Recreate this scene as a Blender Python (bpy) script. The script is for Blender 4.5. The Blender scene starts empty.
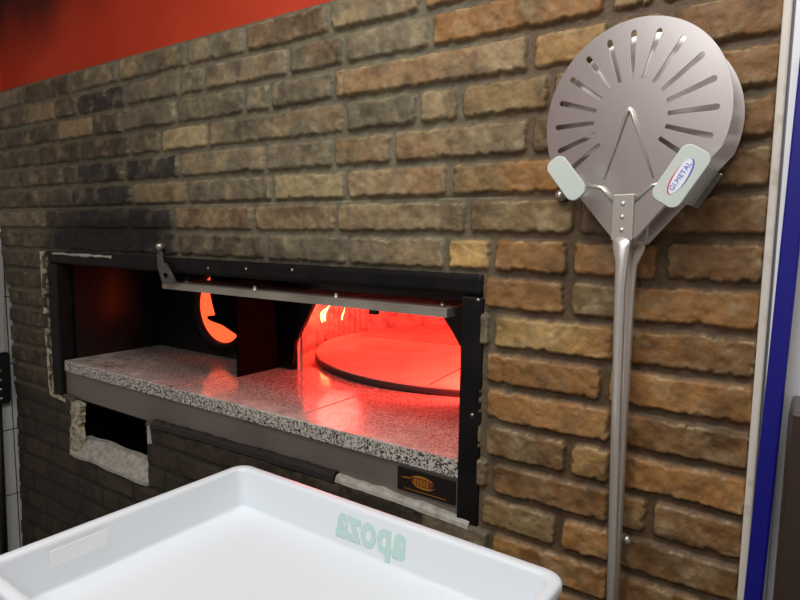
import bpy, bmesh, math, random
import numpy as np
from mathutils import Matrix, Vector
random.seed(7)
C = bpy.context.scene.collection
PI = math.pi
FLOOR = -1.52            # heights are measured from eye level

# ------------------------------------------------------------------ camera
F_PX = 606.33
RM = np.array([[0.82066612, 0.07290656, -0.56673781],
               [0.57127146, -0.08300262, 0.81655342],
               [0.01249137, -0.99387886, -0.10976688]])
CAM = np.array([0, -1.15, 0.0])

def wall_x(px, z):
    """x on the brick plane (y = 0) at height z for a measured photo column"""
    a = RM[:, 0] * ((px - 400) / F_PX) + RM[:, 2]
    b = RM[:, 1]
    # ray = a + v*b ; t*(ray_y) = 1.15 ; t*ray_z = z
    v = (z * a[1] / 1.15 - a[2]) / (b[2] - z * b[1] / 1.15)
    r = a + v * b
    return 1.15 / r[1] * r[0]

cam_d = bpy.data.cameras.new('camera')
cam = bpy.data.objects.new('camera', cam_d)
C.objects.link(cam)
m = Matrix(((RM[0, 0], -RM[0, 1], -RM[0, 2], CAM[0]),
            (RM[1, 0], -RM[1, 1], -RM[1, 2], CAM[1]),
            (RM[2, 0], -RM[2, 1], -RM[2, 2], CAM[2]), (0, 0, 0, 1)))
cam.matrix_world = m
cam_d.sensor_width = 36
cam_d.lens = F_PX / 800 * 36
cam_d.clip_start = 0.02
bpy.context.scene.camera = cam

# ------------------------------------------------------------------ materials
def lin(c):
    return tuple(((v / 255) / 12.92 if v / 255 <= .04045 else ((v / 255 + .055) / 1.055) ** 2.4) for v in c)

def mat(name, rgb, rough=.5, metal=0, noise=None, bump=None, spec=.5, emit=None, coat=0, rnoise=None):
    """noise = (scale, second rgb, lo, hi); bump = (scale, strength, distance)"""
    m = bpy.data.materials.new(name); m.use_nodes = True
    nt = m.node_tree; b = nt.nodes['Principled BSDF']
    b.inputs['Base Color'].default_value = (*lin(rgb), 1)
    b.inputs['Roughness'].default_value = rough
    b.inputs['Metallic'].default_value = metal
    b.inputs['Specular IOR Level'].default_value = spec
    b.inputs['Coat Weight'].default_value = coat
    tc = nt.nodes.new('ShaderNodeTexCoord')
    if noise:
        n = nt.nodes.new('ShaderNodeTexNoise'); n.inputs['Scale'].default_value = noise[0]; n.inputs['Detail'].default_value = 6
        r = nt.nodes.new('ShaderNodeValToRGB')
        r.color_ramp.elements[0].position = noise[2]; r.color_ramp.elements[1].position = noise[3]
        r.color_ramp.elements[0].color = (*lin(rgb), 1); r.color_ramp.elements[1].color = (*lin(noise[1]), 1)
        nt.links.new(tc.outputs['Object'], n.inputs['Vector']); nt.links.new(n.outputs['Fac'], r.inputs['Fac'])
        nt.links.new(r.outputs['Color'], b.inputs['Base Color'])
    if rnoise:
        n = nt.nodes.new('ShaderNodeTexNoise'); n.inputs['Scale'].default_value = rnoise[0]; n.inputs['Detail'].default_value = 5
        mr = nt.nodes.new('ShaderNodeMapRange'); mr.inputs['To Min'].default_value = rnoise[1]; mr.inputs['To Max'].default_value = rnoise[2]
        mr.inputs['From Min'].default_value = .3; mr.inputs['From Max'].default_value = .7
        nt.links.new(tc.outputs['Object'], n.inputs['Vector']); nt.links.new(n.outputs['Fac'], mr.inputs['Value'])
        nt.links.new(mr.outputs['Result'], b.inputs['Roughness'])
    if bump:
        n = nt.nodes.new('ShaderNodeTexNoise'); n.inputs['Scale'].default_value = bump[0]; n.inputs['Detail'].default_value = 8
        bp = nt.nodes.new('ShaderNodeBump'); bp.inputs['Strength'].default_value = bump[1]; bp.inputs['Distance'].default_value = bump[2]
        nt.links.new(tc.outputs['Object'], n.inputs['Vector']); nt.links.new(n.outputs['Fac'], bp.inputs['Height'])
        nt.links.new(bp.outputs['Normal'], b.inputs['Normal'])
    if emit:
        b.inputs['Emission Color'].default_value = (*emit[0], 1); b.inputs['Emission Strength'].default_value = emit[1]
    return m

def brick_material():
    m = bpy.data.materials.new('antique_brick'); m.use_nodes = True
    nt = m.node_tree; b = nt.nodes['Principled BSDF']
    at = nt.nodes.new('ShaderNodeVertexColor'); at.layer_name = 'brick_tone'
    tc = nt.nodes.new('ShaderNodeTexCoord')
    n = nt.nodes.new('ShaderNodeTexNoise'); n.inputs['Scale'].default_value = 42; n.inputs['Detail'].default_value = 8; n.inputs['Roughness'].default_value = .62
    mr = nt.nodes.new('ShaderNodeMapRange'); mr.inputs['From Min'].default_value = .3; mr.inputs['From Max'].default_value = .7
    mr.inputs['To Min'].default_value = .72; mr.inputs['To Max'].default_value = 1.25
    mx = nt.nodes.new('ShaderNodeVectorMath'); mx.operation = 'SCALE'
    nt.links.new(tc.outputs['Object'], n.inputs['Vector']); nt.links.new(n.outputs['Fac'], mr.inputs['Value'])
    nt.links.new(at.outputs['Color'], mx.inputs[0]); nt.links.new(mr.outputs['Result'], mx.inputs['Scale'])
    nt.links.new(mx.outputs['Vector'], b.inputs['Base Color'])
    n2 = nt.nodes.new('ShaderNodeTexNoise'); n2.inputs['Scale'].default_value = 220; n2.inputs['Detail'].default_value = 8
    bp = nt.nodes.new('ShaderNodeBump'); bp.inputs['Strength'].default_value = .35; bp.inputs['Distance'].default_value = .003
    nt.links.new(tc.outputs['Object'], n2.inputs['Vector']); nt.links.new(n2.outputs['Fac'], bp.inputs['Height'])
    nt.links.new(bp.outputs['Normal'], b.inputs['Normal'])
    b.inputs['Roughness'].default_value = .62
    b.inputs['Specular IOR Level'].default_value = .35
    return m

def granite_material():
    m = bpy.data.materials.new('speckled_granite'); m.use_nodes = True
    nt = m.node_tree; b = nt.nodes['Principled BSDF']
    tc = nt.nodes.new('ShaderNodeTexCoord')
    v = nt.nodes.new('ShaderNodeTexVoronoi'); v.inputs['Scale'].default_value = 260
    n = nt.nodes.new('ShaderNodeTexNoise'); n.inputs['Scale'].default_value = 120; n.inputs['Detail'].default_value = 4
    sep = nt.nodes.new('ShaderNodeSeparateColor')
    add = nt.nodes.new('ShaderNodeMath'); add.operation = 'MULTIPLY_ADD'; add.inputs[1].default_value = .55
    mul = nt.nodes.new('ShaderNodeMath'); mul.operation = 'MULTIPLY'; mul.inputs[1].default_value = .5
    r = nt.nodes.new('ShaderNodeValToRGB'); cr = r.color_ramp
    cr.elements[0].position = .30; cr.elements[0].color = (*lin((52, 48, 46)), 1)
    cr.elements[1].position = .72; cr.elements[1].color = (*lin((206, 200, 190)), 1)
    e = cr.elements.new(.42); e.color = (*lin((112, 108, 102)), 1)
    e = cr.elements.new(.54); e.color = (*lin((188, 182, 170)), 1)
    for nd in (v, n): nt.links.new(tc.outputs['Object'], nd.inputs['Vector'])
    nt.links.new(v.outputs['Color'], sep.inputs['Color'])
    nt.links.new(n.outputs['Fac'], mul.inputs[0])
    nt.links.new(sep.outputs['Red'], add.inputs[0]); nt.links.new(mul.outputs[0], add.inputs[2])
    nt.links.new(add.outputs[0], r.inputs['Fac'])
    # flour dust lying towards the front and left of the shelf
    sx = nt.nodes.new('ShaderNodeSeparateXYZ'); nt.links.new(tc.outputs['Object'], sx.inputs[0])
    dm1 = nt.nodes.new('ShaderNodeMapRange'); dm1.inputs['From Min'].default_value = .17; dm1.inputs['From Max'].default_value = .03
    dx = nt.nodes.new('ShaderNodeMapRange'); dx.inputs['From Min'].default_value = -2.52; dx.inputs['From Max'].default_value = -1.78
    dx.inputs['To Min'].default_value = -.2; dx.inputs['To Max'].default_value = .06
    dadd = nt.nodes.new('ShaderNodeMath'); dadd.operation = 'ADD'
    nt.links.new(sx.outputs['X'], dx.inputs['Value']); nt.links.new(dx.outputs[0], dadd.inputs[0]); nt.links.new(sx.outputs['Y'], dadd.inputs[1])
    nt.links.new(dadd.outputs[0], dm1.inputs['Value'])
    dm2 = nt.nodes.new('ShaderNodeMapRange'); dm2.inputs['From Min'].default_value = -.508; dm2.inputs['From Max'].default_value = -.505
    nt.links.new(sx.outputs['Z'], dm2.inputs['Value'])
    nd = nt.nodes.new('ShaderNodeTexNoise'); nd.inputs['Scale'].default_value = 7; nd.inputs['Detail'].default_value = 9; nd.inputs['Roughness'].default_value = .7
    nt.links.new(tc.outputs['Object'], nd.inputs['Vector'])
    dr = nt.nodes.new('ShaderNodeMapRange'); dr.inputs['From Min'].default_value = .38; dr.inputs['From Max'].default_value = .62; dr.inputs['To Max'].default_value = .9
    nt.links.new(nd.outputs['Fac'], dr.inputs['Value'])
    p1 = nt.nodes.new('ShaderNodeMath'); p1.operation = 'MULTIPLY'; nt.links.new(dm1.outputs[0], p1.inputs[0]); nt.links.new(dm2.outputs[0], p1.inputs[1])
    p2 = nt.nodes.new('ShaderNodeMath'); p2.operation = 'MULTIPLY'; nt.links.new(p1.outputs[0], p2.inputs[0]); nt.links.new(dr.outputs[0], p2.inputs[1])
    # heat-browned, worn top face
    wn = nt.nodes.new('ShaderNodeMath'); wn.operation = 'MULTIPLY'; wn.inputs[1].default_value = .5; nt.links.new(dm2.outputs[0], wn.inputs[0])
    mxw = nt.nodes.new('ShaderNodeMixRGB'); mxw.inputs['Color2'].default_value = (*lin((140, 122, 112)), 1)
    nt.links.new(wn.outputs[0], mxw.inputs['Fac']); nt.links.new(r.outputs['Color'], mxw.inputs['Color1'])
    mxd = nt.nodes.new('ShaderNodeMixRGB'); mxd.inputs['Color2'].default_value = (*lin((226, 218, 208)), 1)
    nt.links.new(p2.outputs[0], mxd.inputs['Fac']); nt.links.new(mxw.outputs['Color'], mxd.inputs['Color1'])
    nt.links.new(mxd.outputs['Color'], b.inputs['Base Color'])
    n3 = nt.nodes.new('ShaderNodeTexNoise'); n3.inputs['Scale'].default_value = 9; n3.inputs['Detail'].default_value = 6
    mr = nt.nodes.new('ShaderNodeMapRange'); mr.inputs['From Min'].default_value = .3; mr.inputs['From Max'].default_value = .7
    mr.inputs['To Min'].default_value = .05; mr.inputs['To Max'].default_value = .24
    nt.links.new(tc.outputs['Object'], n3.inputs['Vector']); nt.links.new(n3.outputs['Fac'], mr.inputs['Value'])
    nt.links.new(mr.outputs['Result'], b.inputs['Roughness'])
    return m

def tile_material(name, rgb, grout, w, h, axis, rough=.15):
    m = bpy.data.materials.new(name); m.use_nodes = True
    nt = m.node_tree; b = nt.nodes['Principled BSDF']
    tc = nt.nodes.new('ShaderNodeTexCoord'); s = nt.nodes.new('ShaderNodeSeparateXYZ'); c = nt.nodes.new('ShaderNodeCombineXYZ')
    nt.links.new(tc.outputs['Object'], s.inputs[0])
    a, bb = axis
    nt.links.new(s.outputs[a], c.inputs[0]); nt.links.new(s.outputs[bb], c.inputs[1])
    br = nt.nodes.new('ShaderNodeTexBrick'); br.offset = 0
    br.inputs['Scale'].default_value = 1; br.inputs['Brick Width'].default_value = w; br.inputs['Row Height'].default_value = h
    br.inputs['Mortar Size'].default_value = .0025; br.inputs['Mortar Smooth'].default_value = .1
    br.inputs['Color1'].default_value = (*lin(rgb), 1); br.inputs['Color2'].default_value = (*lin(rgb), 1); br.inputs['Mortar'].default_value = (*lin(grout), 1)
    nt.links.new(c.outputs[0], br.inputs['Vector']); nt.links.new(br.outputs['Color'], b.inputs['Base Color'])
    b.inputs['Roughness'].default_value = rough
    return m

def red_wall_material():
    m = bpy.data.materials.new('red_paint'); m.use_nodes = True
    nt = m.node_tree; b = nt.nodes['Principled BSDF']
    tc = nt.nodes.new('ShaderNodeTexCoord')
    n = nt.nodes.new('ShaderNodeTexNoise'); n.inputs['Scale'].default_value = 2.2; n.inputs['Detail'].default_value = 5
    r = nt.nodes.new('ShaderNodeValToRGB'); cr = r.color_ramp
    cr.elements[0].position = .35; cr.elements[0].color = (*lin((178, 50, 22)), 1)
    cr.elements[1].position = .7; cr.elements[1].color = (*lin((196, 64, 34)), 1)
    nt.links.new(tc.outputs['Object'], n.inputs['Vector']); nt.links.new(n.outputs['Fac'], r.inputs['Fac'])
    # dark brown blotch high above the oven's left end
    mp = nt.nodes.new('ShaderNodeMapping'); mp.vector_type = 'TEXTURE'
    mp.inputs['Location'].default_value = (-2.75, 0, .92); mp.inputs['Scale'].default_value = (1.0, 3, .34)
    g = nt.nodes.new('ShaderNodeTexGradient'); g.gradient_type = 'SPHERICAL'
    nt.links.new(tc.outputs['Object'], mp.inputs['Vector']); nt.links.new(mp.outputs['Vector'], g.inputs['Vector'])
    n2 = nt.nodes.new('ShaderNodeTexNoise'); n2.inputs['Scale'].default_value = 3.5; n2.inputs['Detail'].default_value = 4
    nt.links.new(tc.outputs['Object'], n2.inputs['Vector'])
    ml = nt.nodes.new('ShaderNodeMath'); ml.operation = 'MULTIPLY'
    nt.links.new(g.outputs['Fac'], ml.inputs[0]); nt.links.new(n2.outputs['Fac'], ml.inputs[1])
    mr = nt.nodes.new('ShaderNodeMapRange'); mr.inputs['From Min'].default_value = .05; mr.inputs['From Max'].default_value = .4; mr.inputs['To Max'].default_value = .92
    nt.links.new(ml.outputs[0], mr.inputs['Value'])
    mx = nt.nodes.new('ShaderNodeMixRGB'); mx.inputs['Color2'].default_value = (*lin((62, 26, 20)), 1)
    nt.links.new(mr.outputs['Result'], mx.inputs['Fac']); nt.links.new(r.outputs['Color'], mx.inputs['Color1'])
    nt.links.new(mx.outputs['Color'], b.inputs['Base Color'])
    b.inputs['Roughness'].default_value = .55
    return m

M = {}
M['brick'] = brick_material()
M['granite'] = granite_material()
M['red'] = red_wall_material()
M['black_steel'] = mat('black_painted_steel', (15, 14, 14), .5, 0, spec=.18, noise=(14, (28, 26, 25), .4, .75), bump=(60, .15, .002))
M['liner'] = mat('sooty_black_liner', (11, 9, 9), .3, 0, rnoise=(6, .25, .42))
M['soot_dark'] = mat('soot_black', (8, 7, 7), .9, spec=.04)
M['steel'] = mat('brushed_steel', (150, 146, 142), .34, .9, noise=(5, (128, 124, 120), .35, .7))
M['fascia'] = mat('dull_steel_sheet', (142, 132, 124), .45, .55, noise=(4, (120, 112, 106), .35, .7))
M['flap'] = mat('heat_stained_steel', (176, 170, 156), .42, .55, noise=(7, (146, 140, 126), .4, .7))
M['bolt'] = mat('zinc_bolt', (190, 186, 172), .3, .8)
M['plaster'] = mat('ragged_plaster', (186, 178, 150), .9, 0, noise=(55, (84, 76, 58), .45, .72), bump=(70, .8, .01))
M['cement'] = mat('grey_cement', (176, 172, 160), .85, 0, noise=(50, (138, 134, 124), .4, .7), bump=(110, .15, .002))
M['putty'] = mat('black_sealant', (34, 31, 30), .45, 0, bump=(60, .3, .004))
M['refractory'] = mat('refractory_stone', (205, 185, 170), .8, 0, noise=(9, (178, 156, 142), .35, .7), bump=(40, .25, .004))
M['rib'] = mat('refractory_fluted', (206, 186, 176), .32, 0, noise=(22, (120, 98, 98), .45, .75), bump=(30, .4, .006))
M['rim'] = mat('dark_brown_rim', (74, 52, 46), .6)
M['arm_steel'] = mat('grey_arm_steel', (96, 93, 90), .4, .6)
M['glow'] = mat('burner_glow', (255, 120, 60), .5, 0, emit=((1.0, .095, .03), 1.6))
M['flame'] = mat('flame', (255, 200, 120), .5, 0, emit=((1.0, .52, .16), 5))
M['badge'] = mat('black_enamel', (26, 22, 20), .3)
M['ember_print'] = mat('dark_orange_print', (112, 52, 22), .4)
M['gold'] = mat('gold_print', (176, 116, 34), .4, .2)
M['peel'] = mat('satin_aluminium', (214, 206, 202), .32, .86, noise=(3, (200, 192, 188), .35, .7))
M['tube'] = mat('handle_aluminium', (216, 212, 204), .34, .75)
M['hook'] = mat('pale_grey_plastic', (196, 204, 196), .42)
M['sticker'] = mat('white_sticker', (232, 236, 244), .35)
M['blue_ink'] = mat('blue_ink', (92, 112, 200), .4)
M['red_ink'] = mat('red_ink', (214, 70, 84), .4)
M['tray'] = mat('white_polyethylene', (218, 224, 228), .35)
M['green_ink'] = mat('faded_green_ink', (186, 214, 206), .4)
M['paper'] = mat('pale_label', (246, 248, 246), .4)
M['cream'] = mat('cream_edge_profile', (216, 208, 196), .5, 0, noise=(30, (180, 165, 140), .55, .8))
M['white_gloss'] = mat('white_gloss', (236, 236, 238), .2)
M['groove'] = mat('grey_groove', (120, 122, 126), .5)
M['blue'] = mat('cobalt_blue_paint', (10, 12, 122), .4)
M['brown'] = mat('dark_brown_gloss', (58, 46, 40), .2)
M['cream_wall'] = mat('pale_paint', (214, 208, 202), .7)
M['tile'] = tile_material('white_wall_tile', (206, 208, 202), (70, 66, 60), .2, .29, (1, 2))
M['floor'] = tile_material('grey_floor_tile', (96, 92, 88), (60, 58, 55), .3, .3, (0, 1), .4)
M['black_plastic'] = mat('black_plastic', (22, 22, 24), .4)
M['dark_rod'] = mat('dark_steel_rod', (70, 68, 66), .35, .8)
M['blade'] = mat('pale_alloy', (196, 192, 188), .5, .35)

# ------------------------------------------------------------------ helpers
def link(name, me, m, parent=None, smooth=False):
    o = bpy.data.objects.new(name, me); C.objects.link(o)
    if m: me.materials.append(m)
    if parent: o.parent = parent
    if smooth: me.polygons.foreach_set('use_smooth', [True] * len(me.polygons))
    return o

def from_bm(name, bm, m, parent=None, smooth=False):
    me = bpy.data.meshes.new(name); bm.normal_update(); bm.to_mesh(me); bm.free()
    return link(name, me, m, parent, smooth)

def tag(o, label=None, cat=None, group=None, kind=None):
    if label: o['label'] = label
    if cat: o['category'] = cat
    if group: o['group'] = group
    if kind: o['kind'] = kind
    return o

def empty(name, loc=(0, 0, 0), rz=0):
    o = bpy.data.objects.new(name, None); C.objects.link(o); o.location = loc; o.rotation_euler = (0, 0, rz); o.empty_display_size = .05
    return o

def add_box(bm, x0, x1, y0, y1, z0, z1, bev=0, seg=2):
    r = bmesh.ops.create_cube(bm, size=1)
    vs = r['verts']
    for v in vs:
        v.co = Vector(((x0 + x1) / 2 + v.co.x * (x1 - x0), (y0 + y1) / 2 + v.co.y * (y1 - y0), (z0 + z1) / 2 + v.co.z * (z1 - z0)))
    if bev:
        es = list({e for v in vs for e in v.link_edges})
        bmesh.ops.bevel(bm, geom=es, offset=bev, segments=seg, profile=.5, affect='EDGES')

def box(name, x0, x1, y0, y1, z0, z1, m, parent=None, bev=0, seg=2):
    bm = bmesh.new(); add_box(bm, x0, x1, y0, y1, z0, z1, bev, seg)
    return from_bm(name, bm, m, parent)

def add_tube(bm, pts, radii, n=16, flat=None, cap=True):
    """sweep a circle (optionally flattened: flat[i] = (rx, ry)) along pts"""
    pts = [Vector(p) for p in pts]
    rings = []
    ref = Vector((0, 1, 0))
    for i, p in enumerate(pts):
        t = (pts[min(i + 1, len(pts) - 1)] - pts[max(i - 1, 0)]).normalized()
        a = ref if abs(t.dot(ref)) < .95 else Vector((1, 0, 0))
        u = t.cross(a).normalized(); w = u.cross(t).normalized()
        rx, ry = (flat[i] if flat else (radii[i], radii[i]))
        rings.append([bm.verts.new(p + u * rx * math.cos(2 * PI * k / n) + w * ry * math.sin(2 * PI * k / n)) for k in range(n)])
    for a, b in zip(rings, rings[1:]):
        for k in range(n):
            bm.faces.new((a[k], a[(k + 1) % n], b[(k + 1) % n], b[k]))
    if cap:
        bm.faces.new(rings[0][::-1]); bm.faces.new(rings[-1])

def tube(name, pts, radii, m, parent=None, n=16, flat=None):
    bm = bmesh.new()
    if not isinstance(radii, (list, tuple)) and radii is not None: radii = [radii] * len(pts)
    add_tube(bm, pts, radii, n, flat)
    bmesh.ops.recalc_face_normals(bm, faces=bm.faces)
    o = from_bm(name, bm, m, parent, True)
    return o

def plate_mesh(outline, holes, depth, bev=0):
    """flat outline (x, z) with holes as a solid sheet of given half depth; lies in the xz plane facing -y"""
    cu = bpy.data.curves.new('sheet', 'CURVE'); cu.dimensions = '2D'; cu.fill_mode = 'BOTH'
    cu.extrude = depth - bev; cu.bevel_depth = bev; cu.bevel_resolution = 1
    for loop in [outline] + list(holes):
        sp = cu.splines.new('POLY'); sp.points.add(len(loop) - 1); sp.use_cyclic_u = True
        for p, (x, z) in zip(sp.points, loop): p.co = (x, z, 0, 1)
    ob = bpy.data.objects.new('sheet', cu); C.objects.link(ob)
    me = bpy.data.meshes.new_from_object(ob)
    bpy.data.objects.remove(ob); bpy.data.curves.remove(cu)
    me.transform(Matrix.Rotation(PI / 2, 4, 'X'))
    return me

def plate(name, outline, holes, y0, y1, m, parent=None, bev=0):
    me = plate_mesh(outline, holes, abs(y1 - y0) / 2, bev)
    me.transform(Matrix.Translation((0, (y0 + y1) / 2, 0)))
    return link(name, me, m, parent)

def arc(cx, cz, r, a0, a1, n):
    return [(cx + r * math.cos(math.radians(a0 + (a1 - a0) * i / n)), cz + r * math.sin(math.radians(a0 + (a1 - a0) * i / n))) for i in range(n + 1)]

def rrect(w, h, r, n=5):
    out = []
    for sx, sy, a in ((1, 1, 0), (-1, 1, 90), (-1, -1, 180), (1, -1, 270)):
        out += arc(sx * (w / 2 - r), sy * (h / 2 - r), r, a, a + 90, n)
    return out

def text_mesh(txt, size, depth, bold=0):
    cu = bpy.data.curves.new('lettering', 'FONT'); cu.body = txt; cu.size = size; cu.extrude = depth; cu.offset = bold
    cu.space_character = 1.08; cu.align_x = 'CENTER'; cu.align_y = 'CENTER'
    ob = bpy.data.objects.new('lettering', cu); C.objects.link(ob)
    bpy.context.view_layer.update()
    me = bpy.data.meshes.new_from_object(ob.evaluated_get(bpy.context.evaluated_depsgraph_get()))
    bpy.data.objects.remove(ob); bpy.data.curves.remove(cu)
    return me

def lathe(name, prof, m, parent=None, n=24, loc=(0, 0, 0), axis='y', caps=True):
    """profile of (radius, along) around the -y axis (towards the viewer side) or z"""
    bm = bmesh.new(); rings = []
    for r, a in prof:
        ring = []
        for k in range(n):
            t = 2 * PI * k / n
            if axis == 'y': co = (loc[0] + r * math.cos(t), loc[1] - a, loc[2] + r * math.sin(t))
            else: co = (loc[0] + r * math.cos(t), loc[1] + r * math.sin(t), loc[2] + a)
            ring.append(bm.verts.new(co))
        rings.append(ring)
    for a, b in zip(rings, rings[1:]):
        for k in range(n): bm.faces.new((a[k], a[(k + 1) % n], b[(k + 1) % n], b[k]))
    if caps: bm.faces.new(rings[0]); bm.faces.new(rings[-1])
    bmesh.ops.recalc_face_normals(bm, faces=bm.faces)
    return from_bm(name, bm, m, parent, True)

# ------------------------------------------------------------------ numpy noise
def vnoise(x, z, freq, seed):
    rng = np.random.default_rng(seed); T = rng.random((256, 256))
    fx, fz = x * freq, z * freq
    ix, iz = np.floor(fx).astype(int), np.floor(fz).astype(int)
    u, v = fx - ix, fz - iz
    u = u * u * (3 - 2 * u); v = v * v * (3 - 2 * v)
    g = lambda a, b: T[a % 256, b % 256]
    return (g(ix, iz) * (1 - u) + g(ix + 1, iz) * u) * (1 - v) + (g(ix, iz + 1) * (1 - u) + g(ix + 1, iz + 1) * u) * v

def fbm(x, z, freq, seed, octv=4, gain=.55):
    s = 0; a = 1; t = 0
    for i in range(octv):
        s = s + a * vnoise(x, z, freq * 2 ** i, seed + i); t += a; a *= gain
    return s / t

# ------------------------------------------------------------------ the brick wall
XL, XR = -2.84, -.078
Z_TOP, PITCH = .5495, .079
ROWS = {
 0: [(24, 'g'), (72, 'd'), (120, 'g'), (189, 'tg'), (247, 'g'), (331, 'gb'), (424, 'tg'), (560, 'b'), (700, 'o')],
 1: [(27, 'd'), (56, 't'), (79, 'd'), (127.5, 'k'), (181, 'g'), (206, 'g'), (290, 'tg'), (346, 'gb'), (432, 'g'), (611, 'o'), (660, 'g')],
 2: [(25, 'd'), (59.5, 'd'), (94.5, 't'), (124, 'd'), (178, 'g'), (246, 'g'), (272, 'g'), (335, 'g'), (532, 'to'), (612, 't'), (670, 'b')],
 3: [(40, 'd'), (82, 'd'), (131, 'd'), (162.5, 'd'), (209, 'y'), (346, 'tg'), (420, 'g'), (461, 't'), (552, 'g'), (640, 'd'), (700, 'b')],
 4: [(20, 'd'), (64, 'd'), (79, 'd'), (126, 'k'), (181, 'k'), (267.5, 'tg'), (335, 'g'), (394, 'ot'), (531, 'to'), (600, 'd'), (680, 'b')],
 5: [(40, 'd'), (73, 'd'), (134, 'k'), (189, 't'), (274, 'g'), (347.5, 'y'), (451, 'to'), (567, 'og'), (650, 'b')],
 6: [(47.5, 'g'), (80, 'd'), (129, 'k'), (175, 'k'), (255, 'b'), (337.5, 'bt'), (469, 't'), (578, 'g'), (630, 'd')],
 7: [(55, 'd'), (107, 'k'), (137, 'k'), (180, 'k'), (267, 'd'), (349, 'g'), (447, 'tg'), (494, 'y'), (571, 'o'), (663, 'o')],
 8: [(43, 'd'), (200, 'd'), (350, 'd'), (484, 'b'), (568, 'o'), (628, 'g')],
 9: [(28, 'd'), (43, 'd'), (200, 'd'), (350, 'd'), (493, 'g'), (618, 'oy')],
 10: [(43, 'd'), (200, 'd'), (350, 'd'), (484, 'g'), (605, 'o'), (740, 'o')],
 11: [(43, 'd'), (200, 'd'), (350, 'd'), (484, 'g'), (614, 'o'), (744, 'ob')],
 12: [(43, 'd'), (200, 'd'), (350, 'd'), (484, 'g'), (569, 'gb'), (614, 't'), (743, 'o')],
 13: [(43, 'd'), (200, 'd'), (350, 'd'), (491, 'b'), (612, 'bo'), (650, 'b')],
 14: [(38, 'd'), (80, 'd'), (160, 'd'), (250, 'd'), (350, 'd'), (420, 'd'), (480, 'd'), (559, 'g'), (614, 'o')],
 15: [(62, 'd'), (120, 'd'), (200, 'd'), (290, 'd'), (350, 'd'), (420, 'd'), (491, 'g'), (612, 'o')],
}
PAL = {'g': (112, 101, 80), 'd': (84, 73, 57), 'k': (52, 49, 46), 't': (136, 116, 84), 'y': (158, 140, 102), 'o': (131, 103, 70), 'b': (110, 88, 64)}
PALL = {k: np.array(lin(v)) for k, v in PAL.items()}
MORTAR = np.array(lin((116, 108, 86)))
nrows = int((Z_TOP - FLOOR) / PITCH) + 1
rng = np.random.default_rng(11)
edges, codes = [], []
for k in range(nrows):
    zm = Z_TOP - PITCH * (k + .5)
    if k in ROWS:
        e = [wall_x(p, zm) for p, c in ROWS[k]]; c = [c for p, c in ROWS[k]]
        while e[-1] > XR - .02: e.pop(); c.pop()
        last = {6: 'b', 7: 'b', 8: 'o', 9: 'ob', 10: 'o', 11: 'ob', 12: 'o'}.get(k, 'b')
        e = [XL - .05] + e + [XR + .01]; c = c + [last]
        # the leftmost joint sits just off the frame
    else:
        e = [XL - .05 - rng.random() * .1]; c = []
        while e[-1] < XR - .22:
            e.append(e[-1] + rng.choice([.11, .17, .22, .24])); c.append(rng.choice(['d', 'b', 'd', 'g']) if e[-1] < -.7 else rng.choice(['o', 'b', 'g', 'd']))
        e.append(XR + .01); c.append('b')
    edges.append(np.array(e)); codes.append(c)

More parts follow.
